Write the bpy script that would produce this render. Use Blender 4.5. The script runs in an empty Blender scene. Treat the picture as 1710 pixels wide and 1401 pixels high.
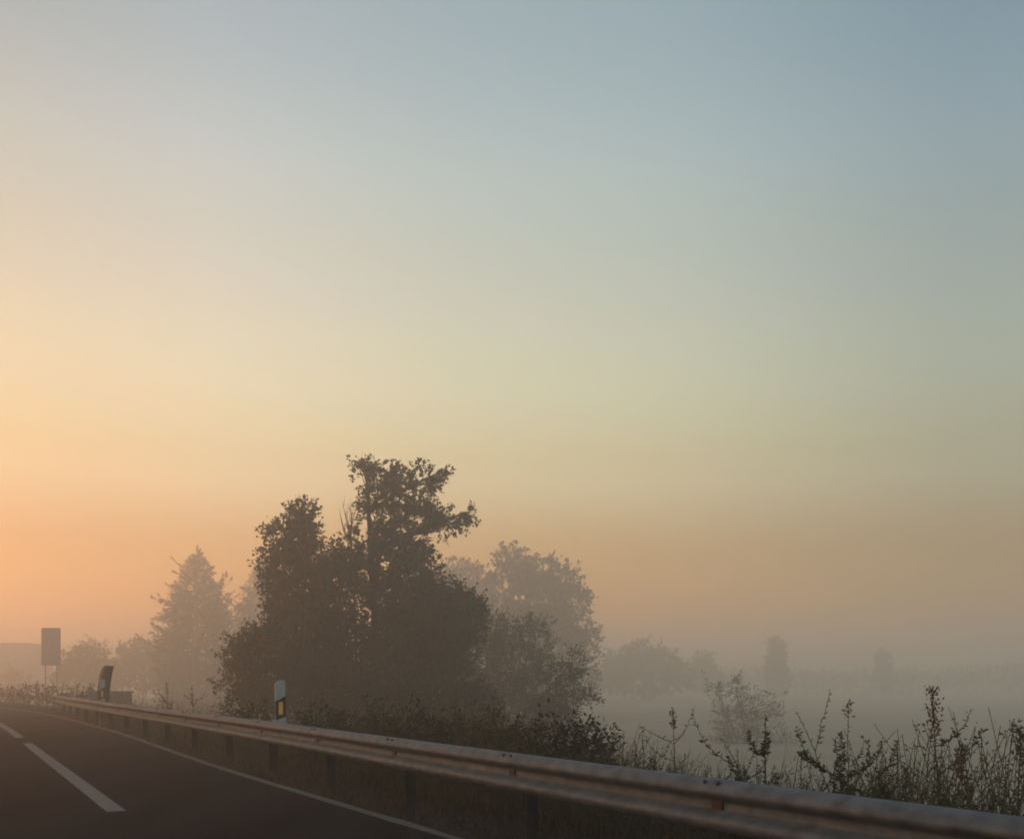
import bpy, math, random
import numpy as np
from mathutils import Vector, noise

R = math.radians
F = 1789.0            # focal length in photo pixels (photo is 1710 x 1401)
U0, V0 = 855.0, 1135.0
H = 1.35              # camera height above the road
SC = bpy.context.scene
COL = SC.collection

# ------------------------------------------------------------------ frames
A = math.atan2(0.549, 1.0)                      # road heads 28.8 deg to the left of the view
RD = np.array([-math.sin(A), math.cos(A), 0.0])  # along the road
RN = np.array([math.cos(A), math.sin(A), 0.0])   # to the right of the road

def P(u, v, d):
    return np.array([(u - U0) / F * d, d, H - (v - V0) / F * d])

def RW(s, n, z=0.0):
    return RD * s + RN * n + np.array([0, 0, z])

def sn(p):
    return float(p[0] * RD[0] + p[1] * RD[1]), float(p[0] * RN[0] + p[1] * RN[1])

def sstep(a, b, x):
    t = min(1.0, max(0.0, (x - a) / (b - a)))
    return t * t * (3 - 2 * t)

def road_shift(s):
    """sideways drift of the road: it bends gently to the left far ahead"""
    return 0.40 * sstep(14, 31, s) - (max(0.0, s - 38.0) ** 2) / 420.0 if s < 300 else 0.4 - (262 ** 2) / 420.0

def ground_z(s, n):
    m = n - road_shift(s)
    fade = 1 - sstep(150, 330, abs(s))
    if m < 4.06:
        if m < -17:
            z = -0.06 - 2.6 * sstep(-18, -27, m) * 1.0 if False else -0.06 - 2.6 * sstep(18, 27, -m)
        else:
            z = -0.035
    elif m < 4.25:
        z = -0.035 + 0.045 * sstep(4.06, 4.25, m)
    else:
        z = 0.01 - 0.12 * sstep(4.6, 6.4, m) - 2.9 * sstep(6.2, 11.5, m)
    if m > 4.4 or m < -17:
        z += 0.05 * noise.noise(Vector((s * .6, n * .6, 0))) * sstep(4.4, 5.4, abs(m))
    if m > 12:
        z += 0.25 * noise.noise(Vector((s * .05, n * .05, 3)))
    return z

def gz(x, y):
    s, n = sn((x, y))
    return ground_z(s, n)

# ------------------------------------------------------------------ materials
def mat(name):
    m = bpy.data.materials.new(name); m.use_nodes = True
    nt = m.node_tree
    b = nt.nodes['Principled BSDF']
    return m, nt, b

def noise_mat(name, c1, c2, scale=8.0, rough=0.7, metallic=0.0, detail=6.0, bump=0.0, bscale=60.0, spec=0.3,
              lo=0.35, hi=0.65, translucent=None, stretch=(1, 1, 1), tcol=None):
    m, nt, b = mat(name)
    N, L = nt.nodes, nt.links
    tc = N.new('ShaderNodeTexCoord')
    mp = N.new('ShaderNodeMapping'); mp.inputs['Scale'].default_value = stretch
    L.new(tc.outputs['Object'], mp.inputs['Vector'])
    no = N.new('ShaderNodeTexNoise'); no.inputs['Scale'].default_value = scale; no.inputs['Detail'].default_value = detail
    L.new(mp.outputs[0], no.inputs['Vector'])
    rp = N.new('ShaderNodeValToRGB')
    rp.color_ramp.elements[0].position = lo; rp.color_ramp.elements[0].color = (*c1, 1)
    rp.color_ramp.elements[1].position = hi; rp.color_ramp.elements[1].color = (*c2, 1)
    L.new(no.outputs['Fac'], rp.inputs['Fac'])
    L.new(rp.outputs['Color'], b.inputs['Base Color'])
    b.inputs['Roughness'].default_value = rough
    b.inputs['Metallic'].default_value = metallic
    b.inputs['Specular IOR Level'].default_value = spec
    if bump:
        n2 = N.new('ShaderNodeTexNoise'); n2.inputs['Scale'].default_value = bscale; n2.inputs['Detail'].default_value = 4
        L.new(tc.outputs['Object'], n2.inputs['Vector'])
        bp = N.new('ShaderNodeBump'); bp.inputs['Strength'].default_value = bump; bp.inputs['Distance'].default_value = 0.02
        L.new(n2.outputs['Fac'], bp.inputs['Height']); L.new(bp.outputs['Normal'], b.inputs['Normal'])
    if translucent:
        tr = N.new('ShaderNodeBsdfTranslucent')
        if tcol: tr.inputs['Color'].default_value = (*tcol, 1)
        else: L.new(rp.outputs['Color'], tr.inputs['Color'])
        mx = N.new('ShaderNodeMixShader'); mx.inputs['Fac'].default_value = translucent
        L.new(b.outputs[0], mx.inputs[1]); L.new(tr.outputs[0], mx.inputs[2])
        L.new(mx.outputs[0], N['Material Output'].inputs['Surface'])
    return m

M = {}
M['leaf'] = noise_mat('broad_leaves', (.030, .036, .018), (.062, .066, .030), 1.6, .6, spec=.25, translucent=.22)
M['leaf_brown'] = noise_mat('turning_leaves', (.052, .042, .024), (.095, .072, .040), 1.6, .65, spec=.2, translucent=.25)
M['needle'] = noise_mat('needles', (.028, .036, .022), (.05, .06, .034), 2.0, .7, spec=.2)
M['far_leaf'] = noise_mat('distant_leaves', (.04, .045, .024), (.07, .072, .036), .8, .8, spec=.1)
M['weed'] = noise_mat('weed_leaves', (.035, .042, .020), (.085, .085, .038), 9.0, .65, spec=.2, translucent=.25)
M['weed_dark'] = noise_mat('dark_weed_leaves', (.022, .027, .014), (.05, .055, .026), 9.0, .65, spec=.2, translucent=.15)
M['weed_dry'] = noise_mat('dry_weed', (.09, .06, .035), (.15, .105, .06), 12.0, .8, spec=.1)
M['stem'] = noise_mat('weed_stems', (.05, .042, .024), (.09, .07, .04), 20.0, .8, spec=.1)
M['bark'] = noise_mat('bark', (.035, .028, .022), (.085, .07, .055), 9.0, .9, spec=.1, bump=.6, bscale=25, stretch=(1, 1, .3))
M['grass'] = noise_mat('verge_grass', (.016, .016, .008), (.045, .038, .02), 2.5, .8, spec=.1, translucent=.2)
M['metal'] = noise_mat('galvanised_steel', (.055, .070, .086), (.130, .158, .186), 4.5, .64, metallic=.05, bump=.07, bscale=90, stretch=(1.6, 1.6, 3.0), lo=.28, hi=.72, detail=10, spec=.28)
M['metal_dark'] = noise_mat('weathered_steel', (.03, .028, .027), (.07, .066, .06), 7.0, .6, metallic=.5, bump=.2, bscale=120)
M['post_steel'] = noise_mat('shaded_post_steel', (.010, .011, .012), (.026, .028, .030), 9.0, .9, spec=.12)  # shadow on the posts is put into this near-black steel colour
M['bolt'] = noise_mat('rusty_bolts', (.03, .022, .018), (.07, .045, .03), 60.0, .7, metallic=.4)
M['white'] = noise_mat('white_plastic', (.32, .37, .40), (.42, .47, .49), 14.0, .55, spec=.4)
M['black'] = noise_mat('black_band', (.012, .011, .011), (.028, .025, .024), 30.0, .5)
M['amber'] = noise_mat('amber_reflector', (.98, .44, .09), (1.0, .56, .15), 60.0, .25, spec=.6)
M['sign'] = noise_mat('sign_back', (.20, .19, .19), (.29, .28, .27), 3.0, .55, metallic=.3)
M['fin'] = noise_mat('dark_sheet', (.045, .043, .038), (.085, .08, .07), 9.0, .5, metallic=.3)
M['concrete'] = noise_mat('concrete', (.17, .16, .145), (.27, .255, .23), 6.0, .9, bump=.3, bscale=40, spec=.15)
M['shed'] = noise_mat('shed_wall', (.22, .20, .18), (.30, .28, .25), .8, .8, spec=.15)
M['shed_roof'] = noise_mat('shed_roof', (.15, .13, .12), (.22, .19, .17), .8, .8, spec=.15)

def asphalt():
    m, nt, b = mat('asphalt'); N, L = nt.nodes, nt.links
    tc = N.new('ShaderNodeTexCoord')
    n1 = N.new('ShaderNodeTexNoise'); n1.inputs['Scale'].default_value = 75; n1.inputs['Detail'].default_value = 8; n1.inputs['Roughness'].default_value = .75
    n2 = N.new('ShaderNodeTexNoise'); n2.inputs['Scale'].default_value = .7; n2.inputs['Detail'].default_value = 7
    mp = N.new('ShaderNodeMapping'); mp.inputs['Rotation'].default_value = (0, 0, -A); mp.inputs['Scale'].default_value = (1, .12, 1)
    L.new(tc.outputs['Object'], n1.inputs['Vector']); L.new(tc.outputs['Object'], mp.inputs['Vector']); L.new(mp.outputs[0], n2.inputs['Vector'])
    r1 = N.new('ShaderNodeValToRGB'); r1.color_ramp.elements[0].color = (.0045, .0056, .0068, 1); r1.color_ramp.elements[1].color = (.034, .040, .047, 1)
    r1.color_ramp.elements[0].position = .3; r1.color_ramp.elements[1].position = .75
    r2 = N.new('ShaderNodeValToRGB'); r2.color_ramp.elements[0].color = (.5, .5, .5, 1); r2.color_ramp.elements[1].color = (1.35, 1.3, 1.25, 1)
    r2.color_ramp.elements[0].position = .35; r2.color_ramp.elements[1].position = .65
    L.new(n1.outputs['Fac'], r1.inputs['Fac']); L.new(n2.outputs['Fac'], r2.inputs['Fac'])
    mx = N.new('ShaderNodeMix'); mx.data_type = 'RGBA'; mx.blend_type = 'MULTIPLY'; mx.inputs['Factor'].default_value = 1
    L.new(r1.outputs['Color'], mx.inputs['A']); L.new(r2.outputs['Color'], mx.inputs['B'])
    L.new(mx.outputs['Result'], b.inputs['Base Color'])
    b.inputs['Roughness'].default_value = 1.0; b.inputs['Specular IOR Level'].default_value = .02
    bp = N.new('ShaderNodeBump'); bp.inputs['Strength'].default_value = .5; bp.inputs['Distance'].default_value = .006
    L.new(n1.outputs['Fac'], bp.inputs['Height']); L.new(bp.outputs['Normal'], b.inputs['Normal'])
    return m
M['asphalt'] = asphalt()

def paint(name, c, wear_lo, wear_hi):
    """worn road paint: asphalt shows through the worn spots"""
    m, nt, b = mat(name); N, L = nt.nodes, nt.links
    tc = N.new('ShaderNodeTexCoord')
    n1 = N.new('ShaderNodeTexNoise'); n1.inputs['Scale'].default_value = 11; n1.inputs['Detail'].default_value = 9; n1.inputs['Roughness'].default_value = .7
    L.new(tc.outputs['Object'], n1.inputs['Vector'])
    r = N.new('ShaderNodeValToRGB')
    r.color_ramp.elements[0].position = wear_lo; r.color_ramp.elements[0].color = (.06, .057, .054, 1)
    r.color_ramp.elements[1].position = wear_hi; r.color_ramp.elements[1].color = (*c, 1)
    L.new(n1.outputs['Fac'], r.inputs['Fac']); L.new(r.outputs['Color'], b.inputs['Base Color'])
    b.inputs['Roughness'].default_value = .75; b.inputs['Specular IOR Level'].default_value = .3
    return m
M['paint'] = paint('lane_paint', (.115, .13, .14), .36, .56)
M['edge_paint'] = paint('edge_paint', (.12, .122, .12), .42, .62)

def ground_mat():
    m, nt, b = mat('earth_and_stubble'); N, L = nt.nodes, nt.links
    tc = N.new('ShaderNodeTexCoord')
    n1 = N.new('ShaderNodeTexNoise'); n1.inputs['Scale'].default_value = .22; n1.inputs['Detail'].default_value = 9
    n2 = N.new('ShaderNodeTexNoise'); n2.inputs['Scale'].default_value = 14; n2.inputs['Detail'].default_value = 5
    for n in (n1, n2): L.new(tc.outputs['Object'], n.inputs['Vector'])
    r1 = N.new('ShaderNodeValToRGB'); e = r1.color_ramp.elements
    e[0].position = .35; e[0].color = (.25, .23, .17, 1); e[1].position = .66; e[1].color = (.33, .30, .23, 1)
    r2 = N.new('ShaderNodeValToRGB'); e = r2.color_ramp.elements
    e[0].position = .3; e[0].color = (.75, .75, .75, 1); e[1].position = .7; e[1].color = (1.15, 1.13, 1.08, 1)
    L.new(n1.outputs['Fac'], r1.inputs['Fac']); L.new(n2.outputs['Fac'], r2.inputs['Fac'])
    mx = N.new('ShaderNodeMix'); mx.data_type = 'RGBA'; mx.blend_type = 'MULTIPLY'; mx.inputs['Factor'].default_value = 1
    L.new(r1.outputs['Color'], mx.inputs['A']); L.new(r2.outputs['Color'], mx.inputs['B'])
    L.new(mx.outputs['Result'], b.inputs['Base Color'])
    b.inputs['Roughness'].default_value = .95; b.inputs['Specular IOR Level'].default_value = .1
    return m
M['ground'] = ground_mat()
M['soil'] = noise_mat('dark_verge_soil', (.014, .012, .009), (.035, .03, .02), 5.0, .95, spec=.08)  # verge strip, much darker than the field ground

# ------------------------------------------------------------------ mesh helpers
def link(name, me, m, parent=None, smooth=False):
    o = bpy.data.objects.new(name, me); COL.objects.link(o)
    if m: me.materials.append(m)
    if smooth:
        me.polygons.foreach_set('use_smooth', [True] * len(me.polygons))
    if parent: o.parent = parent
    return o

def obj(name, verts, faces, m, parent=None, smooth=False):
    """world-space vertices; stored relative to the parent's place"""
    v = np.asarray(verts, dtype=float)
    if parent is not None:
        q = parent; off = np.zeros(3)
        while q is not None:
            off += np.array(q.location); q = q.parent
        v = v - off
    me = bpy.data.meshes.new(name)
    me.from_pydata([tuple(p) for p in v], [], [tuple(int(i) for i in f) for f in faces])
    me.update()
    return link(name, me, m, parent, smooth)

def quads(name, Q, m, parent=None):
    """Q: (k,4,3) world-space loose leaf quads -> one mesh, fast"""
    off = np.zeros(3); q = parent
    while q is not None:
        off += np.array(q.location); q = q.parent
    k = len(Q); V = (np.asarray(Q) - off).reshape(-1, 3).astype(np.float32)
    me = bpy.data.meshes.new(name)
    me.vertices.add(4 * k); me.vertices.foreach_set('co', V.ravel())
    me.loops.add(4 * k); me.loops.foreach_set('vertex_index', np.arange(4 * k, dtype=np.int32))
    me.polygons.add(k); me.polygons.foreach_set('loop_start', np.arange(0, 4 * k, 4, dtype=np.int32))
    me.update(calc_edges=True)
    return link(name, me, m, parent)

def thing(name, label, cat, loc, group=None):
    o = bpy.data.objects.new(name, None); COL.objects.link(o)
    o.location = tuple(float(c) for c in loc); o.empty_display_size = .2
    o['label'] = label; o['category'] = cat
    if group: o['group'] = group
    return o

def tagkind(o, kind, label=None):
    o['kind'] = kind
    if label: o['label'] = label
    return o

class MB:
    def __init__(s): s.v = []; s.f = []
    def add(s, v, f):
        b = len(s.v); s.v += [tuple(p) for p in v]; s.f += [tuple(i + b for i in q) for q in f]
    def tube(s, pts, rad, k=6):
        pts = [np.asarray(p, float) for p in pts]
        b = len(s.v); n = len(pts)
        for i, p in enumerate(pts):
            t = pts[min(i + 1, n - 1)] - pts[max(i - 1, 0)]; t = t / (np.linalg.norm(t) + 1e-9)
            a = np.cross(t, [0.3, 0.9, 0.2]); 
            if np.linalg.norm(a) < .05: a = np.cross(t, [1, 0, 0])
            a /= np.linalg.norm(a); c = np.cross(t, a)
            for j in range(k):
                w = 2 * math.pi * j / k
                s.v.append(tuple(p + rad[i] * (math.cos(w) * a + math.sin(w) * c)))
        for i in range(n - 1):
            for j in range(k):
                s.f.append((b + i * k + j, b + i * k + (j + 1) % k, b + (i + 1) * k + (j + 1) % k, b + (i + 1) * k + j))
        s.f.append(tuple(b + j for j in range(k))[::-1]); s.f.append(tuple(b + (n - 1) * k + j for j in range(k)))
    def prism(s, outline, depth_vec):
        """outline: list of world points; extruded by depth_vec"""
        n = len(outline); d = np.asarray(depth_vec, float)
        v = [np.asarray(p, float) for p in outline] + [np.asarray(p, float) + d for p in outline]
        f = [tuple(range(n))[::-1], tuple(range(n, 2 * n))]
        f += [(i, (i + 1) % n, n + (i + 1) % n, n + i) for i in range(n)]
        s.add(v, f)
    def box(s, c, ax, ay, az):
        c, ax, ay, az = (np.asarray(q, float) for q in (c, ax, ay, az))
        v = [c + i * ax + j * ay + k * az for k in (-.5, .5) for (i, j) in ((-.5, -.5), (.5, -.5), (.5, .5), (-.5, .5))]
        s.add(v, [(3, 2, 1, 0), (4, 5, 6, 7), (0, 1, 5, 4), (1, 2, 6, 5), (2, 3, 7, 6), (3, 0, 4, 7)])
    def build(s, name, m, parent=None, smooth=False):
        return obj(name, s.v, s.f, m, parent, smooth)

def bevel(o, w=.01, seg=2):
    b = o.modifiers.new('bevel', 'BEVEL'); b.width = w; b.segments = seg; b.limit_method = 'ANGLE'
    return o

# ------------------------------------------------------------------ leaves
def unit(a): return a / (np.linalg.norm(a, axis=-1, keepdims=True) + 1e-9)

def leaf_quads(base, axis, length, width, rng):
    """kite leaves: base (k,3), axis (k,3) unit, length/width (k,)"""
    k = len(base)
    r = rng.normal(size=(k, 3)); side = unit(np.cross(axis, r)); nor = np.cross(axis, side)
    l = length[:, None]; w = width[:, None]
    mid = base + axis * l * .48
    return np.stack([base, mid + side * w * .5 + nor * w * .12, base + axis * l + nor * l * rng.uniform(-.15, .15, (k, 1)), mid - side * w * .5 + nor * w * .12], axis=1)

def sprays(pos, direc, slen, per, leaf, asp, rng, spread=.9, droop=.0):
    """per leaves strung along a twig of length slen at each pos"""
    k = len(pos)
    t = rng.uniform(0, 1, (k, per, 1))
    p = pos[:, None, :] + direc[:, None, :] * slen[:, None, None] * t + rng.normal(size=(k, per, 3)) * (slen[:, None, None] * .13)
    a = unit(direc[:, None, :] + rng.normal(size=(k, per, 3)) * spread + np.array([0, 0, -droop]))
    L = leaf * rng.uniform(.65, 1.3, (k * per))
    return leaf_quads(p.reshape(-1, 3), a.reshape(-1, 3), L, L * asp * rng.uniform(.8, 1.2, k * per), rng)

def lobe_points(lobes, d, count, rng, power=2.2, hole=-.25, hscale=.8, hseed=0.0):
    """points in the lobes' ellipsoids with holes cut by noise; lobes (u,v,ru,rv,dd)"""
    areas = np.array([l[2] * l[3] for l in lobes], float); cnt = np.maximum(4, (areas / areas.sum() * count)).astype(int)
    PO, DI, ID = [], [], []
    for i, (l, c) in enumerate(zip(lobes, cnt)):
        u, v, ru, rv, dd = l
        D = d + dd; cen = P(u, v, D)
        rx, rz = ru / F * D, rv / F * D; ry = .85 * .5 * (rx + rz)
        x = unit(rng.normal(size=(c, 3))); t = rng.uniform(0, 1, (c, 1)) ** (1 / power)
        off = x * t * np.array([rx, ry, rz])
        pts = cen + off
        keep = np.array([noise.noise(Vector((float(q[0]) / hscale + hseed, float(q[1]) / hscale, float(q[2]) / hscale))) > hole for q in pts])
        PO.append(pts[keep]); DI.append(unit(x + np.array([0, 0, .25]) + rng.normal(size=(c, 3)) * .55)[keep]); ID.append(np.full(keep.sum(), i))
    return np.concatenate(PO), np.concatenate(DI), np.concatenate(ID)

def bow(a, b, sag, rng, n=6):
    a, b = np.asarray(a, float), np.asarray(b, float)
    k = rng.normal(size=3) * sag * np.linalg.norm(b - a)
    return [a + (b - a) * t + k * 4 * t * (1 - t) * .5 for t in np.linspace(0, 1, n)]

def tree(name, label, cat, lobes, d, base_u, count, per, leaf, mat_leaf, seed, slen=.5, asp=.7, hole=-.25, hscale=.8, group=None,
         base_d=0.0, stems=1, trunk_r=.18, twigs=10, spread=.9, power=2.2, droop=.1, lean=0.0):
    rng = np.random.default_rng(seed)
    bx = (base_u - U0) / F * (d + base_d); by = d + base_d
    base = np.array([bx, by, gz(bx, by) - .05])
    t = thing(name, label, cat, base, group)
    pos, dr, idx = lobe_points(lobes, d, count, rng, power, hole, hscale, seed * 3.7)
    sl = slen * rng.uniform(.6, 1.3, len(pos))
    Q = sprays(pos, dr, sl, per, leaf, asp, rng, spread, droop)
    Q = Q[Q[:, :, 2].min(axis=1) > base[2] + .05]
    quads('crown', Q, mat_leaf, t)
    mb = MB()
    cens = [P(l[0], l[1], d + l[4]) for l in lobes]
    top = max(c[2] for c in cens); topc = cens[int(np.argmax([c[2] for c in cens]))]
    stemtops = []
    for si in range(stems):
        b0 = base + np.array([rng.normal() * .3, rng.normal() * .3, 0]) * (stems > 1)
        tgt = topc if si == 0 else cens[rng.integers(len(cens))]
        path = bow(b0, tgt, .04, rng, 9)
        mb.tube(path, list(np.linspace(trunk_r, trunk_r * .25, 9)), 8)
        stemtops.append(path)
    for i, c in enumerate(cens):
        path = stemtops[i % len(stemtops)]
        hs = [q for q in path if q[2] < c[2] - .05 * (c[2] - base[2])]
        st = min(hs, key=lambda q: np.linalg.norm(q - c)) if hs else path[2]
        pp = bow(st, c, .06, rng, 6); mb.tube(pp, list(np.linspace(trunk_r * .42, trunk_r * .16, 6)), 6)
        own = np.where(idx == i)[0]
        if len(own) and twigs:
            for j in rng.choice(own, min(twigs, len(own)), replace=False):
                mb.tube(bow(pp[rng.integers(2, 6)], pos[j] + dr[j] * sl[j] * .8, .08, rng, 4), [trunk_r * .13, trunk_r * .1, trunk_r * .06, trunk_r * .03], 4)
    mb.build('trunk', M['bark'], t, True)
    return t

def conifer(name, label, u, vtop, d, hw, seed, nb=240, per=34, sprig=.34, group=None, skew=0.0, vbase=1165):
    rng = np.random.default_rng(seed)
    bx = (u - U0) / F * d; base = np.array([bx, d, gz(bx, d) - .05])
    top = P(u, vtop, d); h = top[2] - base[2]; W = hw / F * d
    t = thing(name, label, 'conifer tree', base, group)
    mb = MB()
    mb.tube([base + (top - base) * q for q in np.linspace(0, 1, 8)], list(np.linspace(.24, .02, 8)), 8)
    PB, PA, PL = [], [], []
    for i in range(nb):
        z = .06 + .925 * ((i + rng.uniform()) / nb) ** 1.12
        prof = min(1.0, (1 - z) / .42) ** .8
        r = W * prof * rng.uniform(.45, 1.0) * (1.0 if rng.uniform() > .2 else 1.35) - .12 * (z > .8) + .06
        az = rng.uniform(0, 2 * math.pi)
        o = np.array([math.cos(az), math.sin(az), 0.0])
        st = base + (top - base) * z
        up = rng.uniform(-.25, .45) + .15 * z
        pts = [st + o * r * s_ + np.array([0, 0, r * (up * s_ - .42 * s_ * (1 - s_) * (1 if z < .8 else .2) + .12 * s_ ** 3)]) for s_ in np.linspace(0, 1, 6)]
        mb.tube(pts, list(np.linspace(.035 * prof + .012, .006, 6)), 4)
        pts = np.array(pts)
        tt = rng.uniform(.12, 1, per) ** .8 * 5; k = np.minimum(tt.astype(int), 4); fr = (tt - k)[:, None]
        pb = pts[k] * (1 - fr) + pts[k + 1] * fr
        ax = unit(pts[k + 1] - pts[k]); sd = np.cross(ax, [0, 0, 1.0])
        pa = unit(ax * .9 + sd * rng.choice([-1, 1], (per, 1)) * rng.uniform(.2, 1.0, (per, 1)) + rng.normal(size=(per, 3)) * .3 + np.array([0, 0, -.12]))
        PB.append(pb); PA.append(pa); PL.append(np.full(per, .28 + .72 * prof))
    k = nb * 46                # dense inner boughs
    zz = .03 + .93 * rng.uniform(0, 1, k) ** 1.15; pr = np.minimum(1, (1 - zz) / .42) ** .9
    a_ = rng.uniform(0, 2 * math.pi, k)
    lump = np.array([1 + .55 * noise.noise(Vector((math.cos(x) * 1.6, math.sin(x) * 1.6, y * 9 + seed))) for x, y in zip(a_, zz)])
    r_ = W * pr * rng.uniform(0, 1, k) ** .5 * .80 * lump; o_ = np.stack([np.cos(a_), np.sin(a_), np.zeros(k)], 1)
    PB.append(base + (top - base) * zz[:, None] + o_ * r_[:, None]); PA.append(unit(o_ + rng.normal(size=(k, 3)) * .45 + np.array([0, 0, .1]))); PL.append(.35 + .85 * pr)
    for q in range(14):      # slim leader at the tip
        PB.append((top - np.array([0, 0, rng.uniform(0, .9)]))[None]); PA.append(unit(np.array([[rng.normal() * .35, rng.normal() * .35, 1.0]]))); PL.append(np.array([.8]))
    PB = np.concatenate(PB); PA = np.concatenate(PA)
    L = sprig * rng.uniform(.5, 1.25, len(PB)) * np.concatenate(PL)
    quads('crown', leaf_quads(PB, PA, L, L * .36, rng), M['needle'], t)
    mb.build('trunk', M['bark'], t, True)
    return t

# ================================================================== GROUND AND ROAD
def ground():
    ss = sorted(set(list(np.arange(-40, 70, 1.0)) + list(np.arange(70, 160, 4.0)) + list(np.arange(160, 420, 20.0)) + [-300, -200, -120, -80, -55, 500, 650, 850, 1000]))
    mm = [-500, -300, -180, -110, -70, -45, -32, -27, -25, -23, -21, -19.5, -18, -17, -14.2, -14, -10, -5, 0, 3.6, 4.06, 4.12, 4.25, 4.5] + \
         list(np.arange(4.8, 12.2, .35)) + [13, 14.5, 17, 20, 24, 29, 35, 42, 50, 60, 75, 95, 120, 160, 210, 280, 370, 480, 620, 800]
    V, Fc = [], []
    for s in ss:
        for m_ in mm:
            n = m_ + road_shift(s)
            V.append(RW(s, n, ground_z(s, n)))
    c = len(mm)
    for i in range(len(ss) - 1):
        for j in range(c - 1):
            a = i * c + j
            Fc.append((a, a + 1, a + 1 + c, a + c))
    o = obj('ground', V, Fc, M['ground'], None, True)
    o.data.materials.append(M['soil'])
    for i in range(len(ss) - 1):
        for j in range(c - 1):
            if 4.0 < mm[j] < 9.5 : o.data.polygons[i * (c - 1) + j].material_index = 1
    return tagkind(o, 'structure')
ground()

def strip(name, n0, n1, z, s0, s1, m, step=1.0, thick=0.0, wob=0.0, drift=True):
    rng = np.random.default_rng(5)
    k = max(2, int((s1 - s0) / step)); V, Fc = [], []
    for s in np.linspace(s0, s1, k + 1):
        e = road_shift(s) if drift else min(0.0, road_shift(s) - .4 * sstep(14, 31, s)) + .0145 * max(-4.0, min(20.0, s - 11.6))
        w = wob * noise.noise(Vector((s * .9, 7, 0))); w2 = wob * noise.noise(Vector((s * 1.1, 17, 0)))
        V += [RW(s, n0 + e + w2, z), RW(s, n1 + e + w, z)]
        if thick: V += [RW(s, n1 + e + w, z - thick), RW(s, n0 + e + w2, z - thick)]
    c = 4 if thick else 2
    for i in range(k):
        a = i * c
        Fc.append((a, a + 1, a + 1 + c, a + c))
        if thick:
            Fc.append((a + 1, a + 2, a + 2 + c, a + 1 + c)); Fc.append((a + 3, a, a + c, a + 3 + c))
    if thick:
        Fc.append((3, 2, 1, 0)); a = k * c; Fc.append((a, a + 1, a + 2, a + 3))
    return tagkind(obj(name, V, Fc, m), 'structure')

strip('road', -14.1, 4.08, 0.0, -40, 420, M['asphalt'], 1.0, thick=.08, wob=.03)
strip('edge_line', 3.90, 4.03, 0.004, -40, 260, M['edge_paint'], .5, wob=.022)
for s0, s1 in ((11.6, 25.0), (27.4, 41.0), (43.4, 57.0), (59.4, 73.0), (-18.0, 8.9)):
    strip('lane_marking', 1.64, 1.83, 0.004, s0, s1, M['paint'], 1.0, drift=False)

# ================================================================== GUARDRAIL
RAIL_N = 4.36
def rail_pos(s):
    """rail centreline: straight, flaring a little off the road at its far end"""
    return RAIL_N - .16 * (1 - sstep(4, 17, s)) + .0015 * max(0.0, s - 33.0) ** 2

def chaikin(pts, it=2):
    for _ in range(it):
        q = [pts[0]]
        for a, b in zip(pts[:-1], pts[1:]):
            q += [tuple(.75 * np.array(a) + .25 * np.array(b)), tuple(.25 * np.array(a) + .75 * np.array(b))]
        pts = q + [pts[-1]]
    return pts
PROF = chaikin([(.004, .752), (.040, .742), (.084, .700), (.084, .664), (.004, .628), (.000, .596), (.004, .564), (.084, .526), (.084, .484), (.040, .448), (.004, .440)], 2)

rail = thing('guardrail', 'long galvanised steel guardrail with corrugated beam running along the road edge', 'guardrail', RW(4.95, RAIL_N, 0))
POST_S = [5.05 + 2.62 * k for k in range(-5, 16)]
END_S = 46.0
def beam(s0, s1, proud):
    k = max(3, int((s1 - s0) / .6)); V, Fc = [], []
    ring = [s0, s0 + .006] + list(np.linspace(s0, s1, k + 1))[1:-1] + [s1 - .006, s1]; k = len(ring) - 1
    for s in ring:
        n = rail_pos(s)
        for q, z in PROF: V.append(RW(s, n - q - proud, z))
    c = len(PROF)
    for i in range(k):
        for j in range(c - 1):
            a = i * c + j; Fc.append((a, a + 1, a + c + 1, a + c))
    o = obj('beam', V, Fc, M['metal'], rail, True)
    so = o.modifiers.new('thickness', 'SOLIDIFY'); so.thickness = .004; so.offset = -1
    return o
edges = POST_S[0::2] + [END_S]
edges = [e - .16 if i else e - 1 for i, e in enumerate(edges)]; edges[-1] = END_S
for i in range(len(edges) - 1):
    b = beam(edges[i], edges[i + 1] - (.004 if i < len(edges) - 2 else 0), 0.0)
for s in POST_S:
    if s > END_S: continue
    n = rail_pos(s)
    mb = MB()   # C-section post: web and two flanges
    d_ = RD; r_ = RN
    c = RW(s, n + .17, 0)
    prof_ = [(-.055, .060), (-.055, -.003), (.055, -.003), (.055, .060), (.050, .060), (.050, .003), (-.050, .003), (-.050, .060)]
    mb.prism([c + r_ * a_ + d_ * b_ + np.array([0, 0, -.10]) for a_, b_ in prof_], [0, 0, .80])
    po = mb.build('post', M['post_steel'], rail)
    mb = MB()   # spacer between beam valley and post
    mb.box(RW(s + .02, n + .058, .596), d_ * .12, r_ * .105, [0, 0, .16])
    bevel(mb.build('spacer', M['metal_dark'], po), .006)
    for ds in (-.05, .07):       # paired bolt heads on the sloping upper face of the beam
        mb = MB(); nn = n - .055
        mb.tube([RW(s + ds, nn + .008, .722), RW(s + ds, nn - .010, .741)], [.016, .013], 8)
        mb.build('bolt', M['bolt'], rail)
    mb = MB(); mb.box(RW(s + .01, n - .012, .597), d_ * .10, r_ * .016, [0, 0, .055])
    bevel(mb.build('bolt_plate', M['bolt'], rail), .005)

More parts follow.
